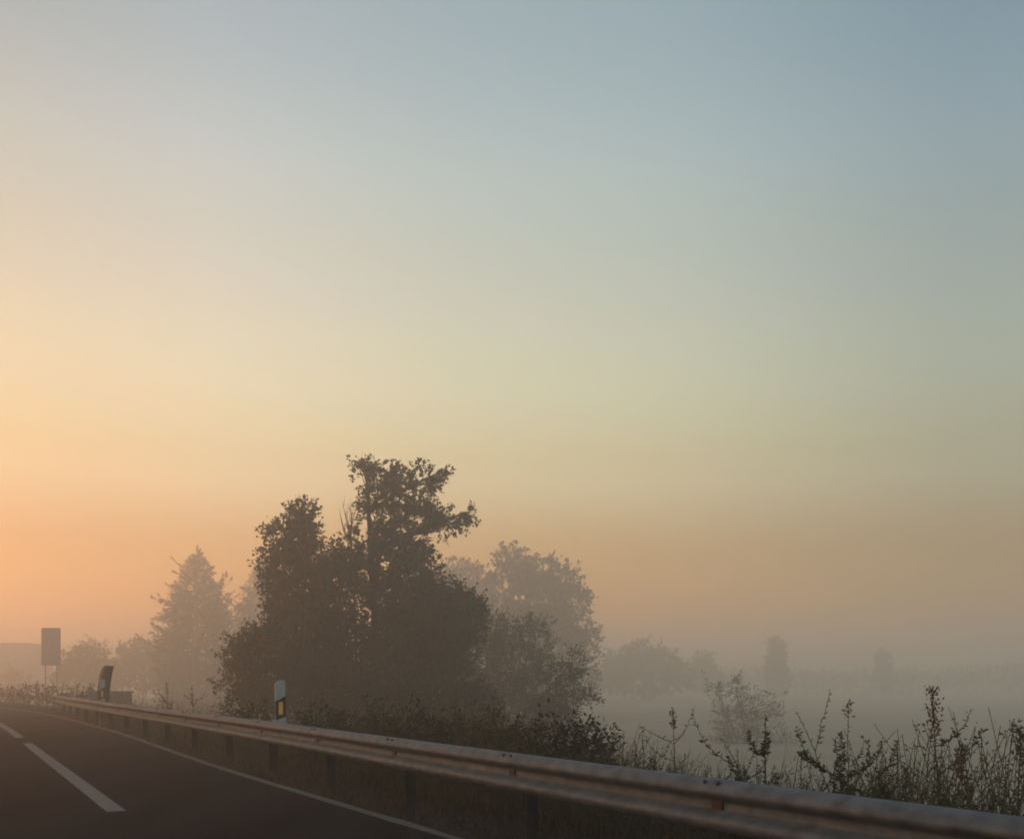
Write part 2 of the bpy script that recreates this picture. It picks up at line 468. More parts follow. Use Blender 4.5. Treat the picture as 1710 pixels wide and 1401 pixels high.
# ================================================================== DELINEATORS
def delineator(u, d, w, top, label, lean=0.03, foot=None):
    bx = (u - U0) / F * d; zb = gz(bx, d) if foot is None else foot
    base = np.array([bx, d, zb - .02])
    t = thing('delineator_post', label, 'road marker post', base, 'white roadside delineator posts behind the guardrail')
    # faces along the road towards the traffic: its broad face turns to the camera
    f = unit(np.array([RD[0] * .55, RD[1], 0.0])); x = np.array([f[1], -f[0], 0.0])
    up = np.array([-lean, 0, 1.0])
    def pt(a, z): return base + x * a + up * (z - base[2])
    hw = w / 2
    ban0, ban1 = top - .55 * .98, top - .29
    sl = .055
    def slab(z0l, z0r, z1l, z1r, grow=0.0, flat_top=None):
        out = [pt(-hw - grow, z0l), pt(hw + grow, z0r), pt(hw + grow, z1r), pt(-hw - grow, z1l)] if flat_top is None else flat_top
        return out
    mb = MB()
    shp = [pt(-hw, base[2]), pt(hw, base[2]), pt(hw, ban0 + sl - .09 + .04), pt(-hw, ban0 - .05)]
    th = f * (w * .62)
    mb.prism(shp, th)
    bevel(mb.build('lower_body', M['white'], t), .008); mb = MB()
    top_out = [pt(-hw, ban1 - sl * .5), pt(hw, ban1 + sl), pt(hw, top - .015), pt(hw * .35, top), pt(-hw * .3, top - .02), pt(-hw, top - .065)]
    mb.prism(top_out, th)
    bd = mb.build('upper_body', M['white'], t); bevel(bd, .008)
    mb = MB()
    bo = [pt(-hw + .002, ban0 - .05), pt(hw - .002, ban0 + sl - .05), pt(hw - .002, ban1 + sl), pt(-hw + .002, ban1 - sl * .5)]
    bo = [p + f * .002 for p in bo]
    mb.prism(bo, f * (w * .62 - .004))
    bb = mb.build('band', M['black'], t)
    mb = MB(); rc = base + up * ((ban0 + ban1) / 2 - base[2]) - f * .003
    mb.box(rc, x * (w * .42), f * .012, [0, 0, .185])
    bevel(mb.build('reflector', M['amber'], bb), .004)
    if foot is not None:
        mb = MB(); mb.box(base + np.array([0, 0, .12]) - RN * .055 + f * (w * .3), x * .05 + RN * .10, f * .05, [0, 0, .05])
        mb.build('bracket', M['metal_dark'], t)
    return t
delineator(470.5, 15.6, .148, 1.352, 'white marker post with black band and amber reflector in front of the big tree', foot=.50)
delineator(170.5, 30.2, .135, 1.375, 'white marker post with black band in front of the curved dark fin', lean=.0, foot=.50)
delineator(88.5, 58.0, .15, 1.19, 'small hazy marker post beside the foot of the road sign', lean=.0)
delineator(62.0, 70.0, .15, 1.32, 'faintest and farthest marker post left of the road sign', lean=.0)

# ================================================================== CURVED FIN, BLOCK, SIGN, SHED
d = 31.2
base = np.array([(176 - U0) / F * d, d, 0]); base[2] = gz(base[0], base[1]) - .03
t = thing('curved_fin', 'dark curved metal fin rising behind the far end of the guardrail', 'road barrier end', base)
crop = [(936, 960), (933, 880), (935, 830), (941, 770), (950, 710), (964, 668), (984, 632), (998, 622), (1068, 625), (1058, 665), (1048, 712), (1040, 765), (1033, 820), (1026, 880), (1022, 960)]
outl = [P(cx / 5.603, 1000 + cy / 5.603, d) for cx, cy in crop]
outl[0] = np.array([outl[0][0], d, base[2]]); outl[-1] = np.array([outl[-1][0], d, base[2]])
dep = RD * .34
mb = MB(); mb.prism(outl[::-1], dep)
bevel(mb.build('sheet', M['fin'], t), .012)
mb = MB()                       # pale rolled rim along the curved edge
mb.tube([p + RD * .17 + np.array([-.012, 0, 0]) for p in outl[:8]], [.02] * 8, 6)
mb.build('rim', M['metal'], t, True)

d = 44.0
base = np.array([(180 - U0) / F * d, d, 0]); base[2] = gz(base[0], base[1])
t = thing('concrete_block', 'low grey concrete block with flat lid beside the curved fin', 'concrete block', base)
zt = H - 18.5 / F * d
mb = MB(); mb.box([base[0], d + .3, (base[2] - .1 + zt - .08) / 2], [1.56, 0, 0], [0, .7, 0], [0, 0, zt - .08 - base[2] + .1])
bevel(mb.build('body', M['concrete'], t), .02)
mb = MB(); mb.box([base[0], d + .3, zt - .039], [1.68, 0, 0], [0, .82, 0], [0, 0, .078])
bevel(mb.build('lid', M['concrete'], t), .015)

d = 95.0
cx = (85 - U0) / F * d
base = np.array([cx, d, 0]); base[2] = gz(cx, d)
t = thing('road_sign', 'tall rectangular road sign on two thin posts seen against the orange haze', 'road sign', base)
x0, x1 = (70.6 - U0) / F * d, (99.6 - U0) / F * d
z0, z1 = H - (1110.5 - V0) / F * d, H - (1048.5 - V0) / F * d
fs = unit(np.array([RD[0] * .35, RD[1], 0])); xs = np.array([fs[1], -fs[0], 0])
hw = (x1 - x0) / 2 / xs[0]
cen = np.array([(x0 + x1) / 2, d, 0])
def rrect(hw, z0, z1, r, n=5):
    o = []
    for (sx, sz, a0) in ((1, z0, -90), (1, z1, 0), (-1, z1, 90), (-1, z0, 180)):
        zc = sz + r if sz == z0 else sz - r
        for k in range(n + 1):
            a = R(a0 + 90 * k / n); o.append((sx * (hw - r) + r * math.cos(a), zc + r * math.sin(a)))
    return o
mb = MB(); mb.prism([cen + xs * a + np.array([0, 0, z]) for a, z in rrect(hw, z0, z1, .09)], fs * .035)
pan = mb.build('panel', M['sign'], t)
mb = MB()
rim_o = rrect(hw + .012, z0 - .012, z1 + .012, .10); rim_i = rrect(hw - .03, z0 + .03, z1 - .03, .07)
k = len(rim_o)
V = [cen + xs * a + np.array([0, 0, z]) - fs * .012 for a, z in rim_o] + [cen + xs * a + np.array([0, 0, z]) - fs * .012 for a, z in rim_i] + \
    [cen + xs * a + np.array([0, 0, z]) + fs * .047 for a, z in rim_o] + [cen + xs * a + np.array([0, 0, z]) - fs * -.002 for a, z in rim_i]
Fc = []
for i in range(k):
    j = (i + 1) % k
    Fc += [(i, j, k + j, k + i), (j, i, 2 * k + i, 2 * k + j), (k + i, k + j, 3 * k + j, 3 * k + i)]
obj('rim', V, Fc, M['metal_dark'], pan)
for a in (-.62, .62):
    mb = MB(); c = cen + xs * hw * a + fs * .085
    mb.tube([c + np.array([0, 0, base[2] - .1]), c + np.array([0, 0, z1 - .2])], [.045, .045], 8)
    mb.build('leg', M['metal_dark'], t, True)
for zz in (z0 + .4, z1 - .4):
    mb = MB(); mb.box(cen + fs * .0385 + np.array([0, 0, zz]), xs * hw * 1.7, fs * .007, [0, 0, .06])
    mb.build('brace', M['metal_dark'], pan)

d = 215.0
xr = (48 - U0) / F * d; xl = (-90 - U0) / F * d
zt = H - (1073.5 - V0) / F * d
zb = gz((xr + xl) / 2, d) - .2
t = thing('flat_roofed_shed', 'pale flat roofed shed half dissolved in orange haze beside the road', 'shed', [(xr + xl) / 2, d, zb])
mb = MB(); mb.box([(xr + xl) / 2 - .1, d + 6, (zb + zt - .35) / 2], [xr - xl - .4, 0, 0], [0, 12, 0], [0, 0, zt - .35 - zb]); mb.build('wall', M['shed'], t)
mb = MB(); mb.box([(xr + xl) / 2, d + 6, zt - .175], [xr - xl, 0, 0], [0, 12.5, 0], [0, 0, .348]); mb.build('roof', M['shed_roof'], t)
mb = MB(); mb.box([xr - 4.2, d - .03, zb + 1.9], [3.0, 0, 0], [0, .1, 0], [0, 0, 3.4]); mb.build('door', M['metal_dark'], t)

# ================================================================== TREES
G_T = 'trees and bushes standing in the mist'
# (u, v, ru, rv, depth offset) : each lobe is an ellipsoid of foliage
tree('poplar_tree', 'tallest dark tree whose ragged crown leans right, with bare twigs beside its top', 'tree',
     [(612, 790, 24, 18, 0), (655, 805, 42, 28, .3), (710, 800, 36, 22, -.4), (640, 850, 42, 40, 0), (690, 855, 46, 40, .4), (740, 868, 36, 22, 0), (778, 855, 20, 11, .3),
      (640, 905, 56, 42, -.3), (690, 915, 36, 36, .4), (640, 965, 62, 50, 0), (700, 950, 36, 30, -.5), (650, 1030, 70, 70, 0), (620, 1110, 80, 70, .3), (690, 1120, 70, 70, -.4), (560, 1090, 60, 80, .5)],
     42.0, 640, 5600, 15, .125, M['leaf'], 11, slen=.40, asp=.78, hole=.0, hscale=.50, trunk_r=.24, power=1.65)
tree('leafy_tree', 'dark leafy tree with pointed top left of the tallest tree', 'tree',
     [(503, 852, 17, 22, 0), (492, 885, 32, 24, .2), (462, 905, 26, 30, -.2), (518, 892, 14, 18, .2), (500, 928, 42, 34, 0), (556, 938, 34, 28, .3), (465, 955, 36, 34, .2), (555, 972, 58, 40, -.3), (500, 985, 64, 48, 0), (478, 1030, 46, 42, -.3), (545, 1045, 66, 60, .2),
      (592, 958, 26, 30, .2), (500, 1100, 60, 60, 0)],
     41.3, 530, 3900, 15, .125, M['leaf'], 12, slen=.40, asp=.78, hole=-.05, hscale=.48, trunk_r=.2, power=1.65)
tree('round_tree', 'dense round crowned dark tree low on the right of the tallest tree', 'tree',
     [(720, 1000, 52, 42, 0), (765, 1015, 38, 34, .2), (790, 1030, 20, 34, -.2), (730, 1050, 70, 46, 0), (690, 1040, 44, 50, .3), (700, 1110, 64, 56, 0), (755, 1090, 40, 40, .1)],
     40.0, 715, 2900, 15, .12, M['leaf'], 13, slen=.4, asp=.75, hole=-.22, hscale=.5, trunk_r=.17, power=1.7)
tree('leafy_shrub', 'grey green shrub at the lower left edge of the dark trees', 'shrub',
     [(410, 1078, 34, 26, 0), (440, 1062, 26, 24, .2), (390, 1097, 16, 20, 0), (420, 1115, 46, 40, .1), (470, 1100, 44, 46, -.2), (385, 1150, 22, 14, -.3), (425, 1165, 46, 34, 0), (480, 1160, 46, 40, .2)],
     38.5, 430, 1600, 14, .125, M['leaf'], 14, slen=.45, asp=.6, hole=-.12, hscale=.55, stems=4, trunk_r=.07, power=1.9)
tree('undergrowth_thicket', 'dark thicket filling the foot of the big trees behind the marker post', 'thicket',
     [(520, 1150, 60, 46, 0), (590, 1160, 60, 44, .3), (660, 1170, 60, 44, 0), (730, 1165, 50, 46, .2), (790, 1185, 40, 40, -.2), (570, 1195, 90, 30, -.4), (690, 1205, 90, 30, -.3), (770, 1220, 70, 26, -.4)],
     36.5, 640, 3000, 13, .125, M['leaf'], 15, slen=.45, asp=.55, hole=-.5, hscale=.6, stems=6, trunk_r=.05, power=2.4)
tree('turning_shrub', 'brownish open shrub to the right of the dark trees', 'shrub',
     [(808, 1045, 30, 26, 0), (850, 1060, 34, 28, .3), (888, 1050, 30, 18, -.2), (905, 1085, 22, 26, 0), (800, 1095, 46, 44, .2), (860, 1110, 50, 46, -.2), (775, 1150, 40, 40, 0), (830, 1170, 60, 46, .1), (895, 1160, 40, 46, .3), (870, 1215, 66, 36, -.3), (790, 1205, 50, 36, 0)],
     53.0, 850, 2300, 13, .155, M['leaf_brown'], 16, slen=.60, asp=.5, hole=-.22, hscale=.55, stems=5, trunk_r=.07, power=1.9, spread=1.0)
tree('twisted_shrub', 'small twisted shrub with a branch reaching right beside the brownish shrub', 'shrub',
     [(955, 1110, 20, 18, 0), (962, 1140, 18, 20, .1), (928, 1130, 16, 16, 0), (980, 1165, 18, 10, -.1), (940, 1175, 30, 22, .1), (915, 1195, 30, 26, 0), (955, 1205, 26, 20, .1)],
     42.0, 940, 520, 13, .13, M['leaf_brown'], 17, slen=.46, asp=.5, hole=-.2, hscale=.5, stems=4, trunk_r=.045, power=1.8)
# bare twigs rising between the two crowns: a dead sapling of its own
rng = np.random.default_rng(3)
dd = 41.0; bx = (590 - U0) / F * dd
t = thing('dead_sapling', 'bare leafless sapling with thin upright twigs between the two tallest crowns', 'dead tree', [bx, dd, gz(bx, dd)])
mb = MB(); root = np.array([bx, dd, gz(bx, dd) - .05]); fork = P(586, 905, dd)
mb.tube(bow(root, fork, .02, rng, 7), list(np.linspace(.08, .04, 7)), 6)
mb.build('trunk', M['bark'], t, True)
for (uu, vv, o_) in ((566, 848, 0), (571, 836, .1), (577, 858, -.1), (585, 832, .1), (590, 845, 0), (569, 866, -.1), (598, 842, .1)):
    m2 = MB(); e = P(uu, vv, dd + o_); pth = bow(fork + np.array([0, 0, rng.uniform(-.4, .1)]), e, .08, rng, 6)
    m2.tube(pth, [.028, .024, .019, .014, .010, .004], 5)
    for q in range(3):
        a = pth[rng.integers(2, 5)]; m2.tube([a, a + np.array([rng.normal() * .12, rng.normal() * .1, rng.uniform(.25, .5)])], [.009, .003], 4)
    m2.build('branch', M['bark'], t, True)

conifer('cedar_tree', 'hazy conifer with upturned branch tips standing left of the dark trees', 330, 914, 128.0, 76, 21, nb=210, per=46, sprig=.62)
conifer('cedar_tree', 'fainter narrow conifer half hidden behind the left edge of the dark trees', 436, 925, 140.0, 50, 22, nb=150, per=40, sprig=.66)
tree('pale_tree', 'pale hazy tree with tall tufted top right behind the dark trees', 'tree',
     [(850, 932, 20, 22, 0), (862, 960, 32, 30, .5), (900, 955, 34, 24, -.5), (940, 965, 24, 22, .5), (945, 1000, 34, 30, 0), (890, 1000, 56, 40, 0), (970, 1010, 14, 20, 0), (930, 1050, 60, 44, .5), (985, 1065, 16, 26, 0), (860, 1060, 60, 50, -.5), (950, 1110, 50, 50, 0), (880, 1130, 70, 50, .4)],
     128.0, 900, 2300, 12, 0.44, M['far_leaf'], 31, slen=1.11, asp=.6, hole=-.32, hscale=1.93, trunk_r=.24, twigs=5, power=2.1)
tree('pale_tree', 'faint rounded hazy crown just behind the right of the tallest tree', 'tree',
     [(765, 965, 36, 24, 0), (800, 970, 30, 20, .5), (830, 985, 26, 22, 0), (775, 1010, 50, 40, 0), (830, 1040, 46, 46, 0), (790, 1090, 60, 50, 0), (740, 985, 36, 40, 0)],
     142.0, 790, 1100, 12, 0.48, M['far_leaf'], 32, slen=1.18, asp=.6, hole=-.45, hscale=1.93, trunk_r=.22, twigs=4, power=2.2)
tree('hazy_bush', 'rounded dusky bush right of the road sign', 'bush',
     [(125, 1106, 26, 16, 0), (150, 1100, 22, 18, .4), (135, 1130, 46, 24, 0), (170, 1125, 26, 26, 0), (115, 1125, 22, 18, 0)],
     145.0, 140, 420, 12, 0.48, M['far_leaf'], 33, slen=1.04, asp=.6, hole=-.4, hscale=1.79, stems=3, trunk_r=.12, twigs=3)
tree('hazy_bush', 'pale feathery bush top showing above the dusky bush by the sign', 'bush',
     [(152, 1080, 14, 14, 0), (168, 1090, 16, 16, 0), (160, 1120, 24, 26, 0)],
     190.0, 160, 130, 12, 0.51, M['far_leaf'], 34, slen=1.18, asp=.5, hole=-.1, hscale=1.79, stems=3, trunk_r=.1, twigs=4)
tree('hazy_bush', 'wide hazy bush at the left foot of the conifer', 'bush',
     [(215, 1095, 22, 16, 0), (245, 1085, 28, 14, .4), (270, 1095, 24, 20, 0), (235, 1120, 46, 30, 0), (205, 1125, 20, 24, 0), (280, 1125, 30, 30, 0)],
     155.0, 240, 520, 12, 0.51, M['far_leaf'], 35, slen=1.11, asp=.6, hole=-.4, hscale=1.79, stems=3, trunk_r=.12, twigs=3)
tree('hazy_bush', 'small rounded bush in front of the pale shed at the left edge', 'bush',
     [(23, 1124, 10, 11, 0), (18, 1138, 16, 12, 0), (32, 1140, 16, 12, 0)],
     179.0, 22, 110, 10, 0.44, M['far_leaf'], 36, slen=0.89, asp=.6, hole=-.5, hscale=1.79, stems=2, trunk_r=.1, twigs=3)
tree('domed_tree', 'broad domed tree fading into mist right of the shrubs', 'tree',
     [(1075, 1092, 34, 20, 0), (1045, 1105, 30, 20, .5), (1110, 1104, 28, 18, 0), (1075, 1130, 62, 34, 0), (1022, 1128, 26, 24, 0), (1135, 1128, 26, 22, 0)],
     223.0, 1075, 900, 12, 0.67, M['far_leaf'], 41, slen=1.33, asp=.6, hole=-.6, hscale=2.38, trunk_r=.3, twigs=3, power=2.4)
tree('small_tree', 'small pointed tree top in the mist between domed tree and column tree', 'tree',
     [(1174, 1100, 14, 12, 0), (1172, 1118, 24, 16, 0), (1180, 1138, 30, 22, 0)],
     260.0, 1175, 260, 12, 0.67, M['far_leaf'], 42, slen=1.18, asp=.6, hole=-.6, hscale=2.23, trunk_r=.2, twigs=3)
tree('column_tree', 'tall blunt column shaped tree standing above the misty tree line', 'tree',
     [(1297, 1077, 14, 12, 0), (1298, 1094, 16, 16, 0), (1297, 1116, 18, 20, 0), (1299, 1140, 20, 22, 0)],
     253.0, 1298, 420, 12, 0.63, M['far_leaf'], 43, slen=0.89, asp=.6, hole=-.8, hscale=2.23, trunk_r=.25, twigs=3)
tree('column_tree', 'small narrow column shaped tree near the right end of the misty tree line', 'tree',
     [(1476, 1096, 11, 9, 0), (1476, 1110, 13, 14, 0), (1476, 1132, 15, 18, 0)],
     290.0, 1476, 220, 12, 0.67, M['far_leaf'], 44, slen=0.89, asp=.6, hole=-.8, hscale=2.23, trunk_r=.2, twigs=3)
tree('misty_shrub', 'feathery brownish bush dissolving in mist behind the tall roadside weeds', 'shrub',
     [(1190, 1152, 9, 26, 0), (1204, 1172, 10, 30, .3), (1228, 1146, 8, 24, .4), (1238, 1172, 10, 32, .2), (1262, 1168, 9, 24, .1), (1284, 1158, 8, 20, .2), (1302, 1172, 10, 18, 0), (1290, 1192, 14, 22, .3), (1222, 1204, 26, 24, 0), (1262, 1210, 28, 24, 0), (1215, 1236, 34, 26, 0), (1265, 1240, 44, 26, 0), (1310, 1246, 26, 20, .2)],
     72.0, 1240, 760, 11, .19, M['leaf_brown'], 45, slen=.62, asp=.34, hole=-.22, hscale=1.1, stems=5, trunk_r=.06, twigs=5, power=1.8, spread=.6, droop=-.3)

# far-off tree line that reads as one mass
rng = np.random.default_rng(50)
lob = []
for u in np.arange(-60, 1800, 17):
    v = 1124 + 7 * noise.noise(Vector((u * .012, 1.3, 0))) + 6 * noise.noise(Vector((u * .05, 4.3, 0))) + (-10 if u > 1660 else 0) + (-3 if 1500 < u < 1660 else 0)
    lob.append((u, v + 8, 17, 15, rng.uniform(-8, 12)))
pos, dr, idx = lobe_points(lob, 320.0, 5200, rng, 2.4, -.7, 2.0, 9.0)
Q = sprays(pos, dr, np.full(len(pos), 1.1), 9, .6, .6, rng)
o = quads('treeline', Q, M['far_leaf']); tagkind(o, 'stuff', 'low distant tree line dissolving in mist'); 
# lower body of the same tree line, down to the field
pos = np.stack([rng.uniform(-168, 170, 2600), 322 + rng.uniform(-6, 12, 2600), rng.uniform(-3, 2.0, 2600)], 1)
Q2 = sprays(pos, unit(rng.normal(size=pos.shape)), np.full(len(pos), 1.2), 8, .75, .6, rng)
o2 = quads('treeline_foot', Q2, M['far_leaf']); o2.parent = o

# ================================================================== WEEDS AND GRASS
def weed(label, base_s_u, d, top, bend=(0, 0), nleaf=30, leaf=.10, asp=.28, head=None, seed=1, matl='weed', branches=0, thick=.006, name='tall_weed', up=.6, from_=.12, group='tall weeds behind the guardrail'):
    """one roadside weed: stem from the ground at photo column base_s_u to the top (u,v), both about d metres away"""
    leaf *= .54; nleaf = int(nleaf * (1.15 if nleaf > 80 else 2.0)); branches = int(branches * 1.6) + 3; asp *= .85
    rng = np.random.default_rng(seed)
    bx = (base_s_u - U0) / F * d; b = np.array([bx, d, gz(bx, d) - .02])
    e = P(top[0], top[1], d + rng.uniform(-.15, .15))
    t = thing(name, label, 'weed', b, group)
    L = np.linalg.norm(e - b)
    def path(a, e, bd, n=9):
        return np.array([a + (e - a) * q + np.array([bd[0], rng.normal() * .02, bd[1]]) * 4 * q * (1 - q) for q in np.linspace(0, 1, n)])
    main = path(b, e, bend); ways = [(main, 1.0)]
    for k in range(branches):
        i = rng.integers(2, 7); l = L * rng.uniform(.22, .45)
        az = rng.uniform(0, 2 * math.pi)
        en = main[i] + np.array([math.cos(az) * l * .7, math.sin(az) * l * .5, l * rng.uniform(.35, .85)])
        ways.append((path(main[i], en, (math.cos(az) * .05, rng.uniform(-.05, .03))), .55))
    mb = MB(); PB, PA, LL = [], [], []
    for w, fr in ways:
        mb.tube(list(w), list(np.linspace(thick * fr, thick * .3 * fr, len(w))), 5)
        n = max(5, int(nleaf * fr))
        tt = rng.uniform(from_ if fr == 1 else .1, 1, n) * (len(w) - 1.001); k = tt.astype(int); f_ = (tt - k)[:, None]
        PB.append(w[k] * (1 - f_) + w[k + 1] * f_)
        ax = unit(w[k + 1] - w[k]); az = rng.uniform(0, 2 * math.pi, n)
        out = np.stack([np.cos(az), np.sin(az), np.zeros(n)], 1)
        PA.append(unit(out + ax * up + rng.normal(size=(n, 3)) * .25)); LL.append(leaf * rng.uniform(.5, 1.25, n) * (1.1 - .5 * tt / len(w)))
    PB, PA, LL = np.concatenate(PB), np.concatenate(PA), np.concatenate(LL)
    mb.build('stem', M['stem'], t, True)
    quads('foliage', leaf_quads(PB, PA, LL, LL * asp * rng.uniform(.8, 1.3, len(LL)), rng), M[matl], t)
    if head:
        hl, hr, k = head
        w = main[-1] - main[-2]; w = unit(w[None])[0]
        pp = main[-1] - w * hl * rng.uniform(0, 1, (k, 1)) + rng.normal(size=(k, 3)) * hr
        quads('seed_head', leaf_quads(pp, unit(w + rng.normal(size=(k, 3)) * .7), np.full(k, .028) * rng.uniform(.6, 1.4, k), np.full(k, .014), rng), M['weed_dry'], t)
    return t

W = weed
W('thin reddish stalk standing alone above the rail left of the bushy weeds', 1132, 9.2, (1124, 1186), (0, 0), 26, .07, .3, (.16, .012, 60), 101, 'weed_dry')
W('dark bushy weed with upright leafy stem, first big one right of the thin stalk', 1292, 7.4, (1278, 1192), (-.02, 0), 120, .085, .42, None, 102, 'weed_dark', 6, .008)
W('weed arching far to the left with drooping leafy tip', 1300, 7.3, (1204, 1232), (.02, .06), 34, .085, .36, None, 103, 'weed', 0, .006)
W('slender weed leaning left with small leaves, second right of the arching weed', 1430, 7.0, (1330, 1188), (.03, .05), 34, .07, .36, None, 104, 'weed', 1)
W('short upright weed with a dark leafy base between two leaning weeds', 1342, 7.2, (1338, 1262), (0, 0), 60, .07, .42, None, 105, 'weed_dark', 2)
W('thick dark weed leaning left with dense leaves near the rail', 1440, 6.6, (1395, 1232), (-.02, .01), 120, .085, .4, None, 106, 'weed_dark', 5, .008)
W('thin tall stalk with a few flat leaves and a pale tip', 1412, 8.0, (1416, 1172), (.01, 0), 22, .075, .4, (.12, .014, 40), 107, 'weed', 1)
W('leaning weed with blurred grey leaves right of the thick dark weed', 1482, 6.5, (1450, 1238), (-.01, .01), 70, .08, .38, None, 108, 'weed', 3)
W('tallest stalk on the right with leafy upper half and flower spike', 1596, 6.1, (1556, 1150), (-.02, .01), 90, .075, .38, (.30, .02, 150), 109, 'weed', 2, .007)
W('narrow leafy spike right of the tallest stalk', 1618, 5.8, (1606, 1240), (0, 0), 110, .06, .36, (.2, .014, 70), 110, 'weed', 0, .007)
W('leafy stalk at the right edge of the view', 1698, 5.7, (1704, 1214), (0, 0), 90, .07, .38, (.2, .016, 90), 111, 'weed', 2, .007)
W('low dark leafy weed before the right edge stalk', 1668, 5.4, (1656, 1302), (0, 0), 130, .07, .46, None, 112, 'weed_dark', 6)
W('spreading dark weed crouched by the rail under the tallest stalk', 1532, 6.0, (1510, 1284), (0, 0), 150, .075, .46, None, 113, 'weed_dark', 7)
W('sprig of pale leaves above the rail near the thin reddish stalk', 1082, 9.0, (1072, 1214), (0, 0), 46, .06, .4, None, 114, 'weed', 3)
W('small upright weed where the shrubs end at the rail', 1012, 9.6, (1004, 1226), (0, 0), 60, .06, .4, None, 115, 'weed_dark', 3)
W('wispy weed left of the arching weed with scattered small leaves', 1228, 7.9, (1232, 1252), (.01, 0), 60, .055, .42, None, 116, 'weed', 4)
W('dry spiky stalk in front of the conifer, right one of the pair', 325, 24.0, (320, 1146), (0, 0), 30, .10, .3, (.3, .02, 60), 117, 'weed_dry', 2, .01)
W('dry stalk in front of the conifer, left one of the pair', 284, 25.5, (278, 1140), (0, 0), 40, .10, .3, (.3, .02, 70), 118, 'weed_dry', 2, .01)

# low brambles behind the rail under the trees
def bramble(label, u, d, hw, vtop, seed, m='weed_dark', cnt=130):
    vb = V0 + F * H / d
    lobes = [(u - hw * .5, vtop + (vb - vtop) * .35, hw * .5, (vb - vtop) * .35, 0), (u + hw * .1, vtop + (vb - vtop) * .34, hw * .45, (vb - vtop) * .26, .2),
             (u + hw * .6, vtop + (vb - vtop) * .45, hw * .45, (vb - vtop) * .35, -.1), (u, vtop + (vb - vtop) * .65, hw, (vb - vtop) * .35, 0)]
    return tree('bramble_bush', label, 'bramble', lobes, d, u, int(cnt * 1.9), 12, .052, M[m], seed, slen=.24, asp=.5, hole=-.3, hscale=.25, stems=5, trunk_r=.018, twigs=5, power=1.8,
                group='brambles behind the guardrail')
bramble('dark bramble at the right foot of the brownish shrub, right against the rail', 950, 11.0, 66, 1204, 61, cnt=260)
bramble('greenish bramble below the brownish shrub, left of the darkest bramble', 850, 12.2, 60, 1196, 62, 'weed', cnt=230)
bramble('bramble behind the rail under the round dark tree', 745, 13.4, 60, 1192, 63, 'weed_dark', cnt=220)
bramble('bramble behind the rail just right of the amber marker post', 560, 15.8, 56, 1178, 64, 'weed_dark', cnt=190)
bramble('bramble behind the rail between the marker post and the round tree', 650, 14.6, 56, 1186, 65, 'weed', cnt=190)
bramble('thin bramble behind the rail left of the amber marker post', 410, 20.0, 46, 1168, 66, 'weed', cnt=150)

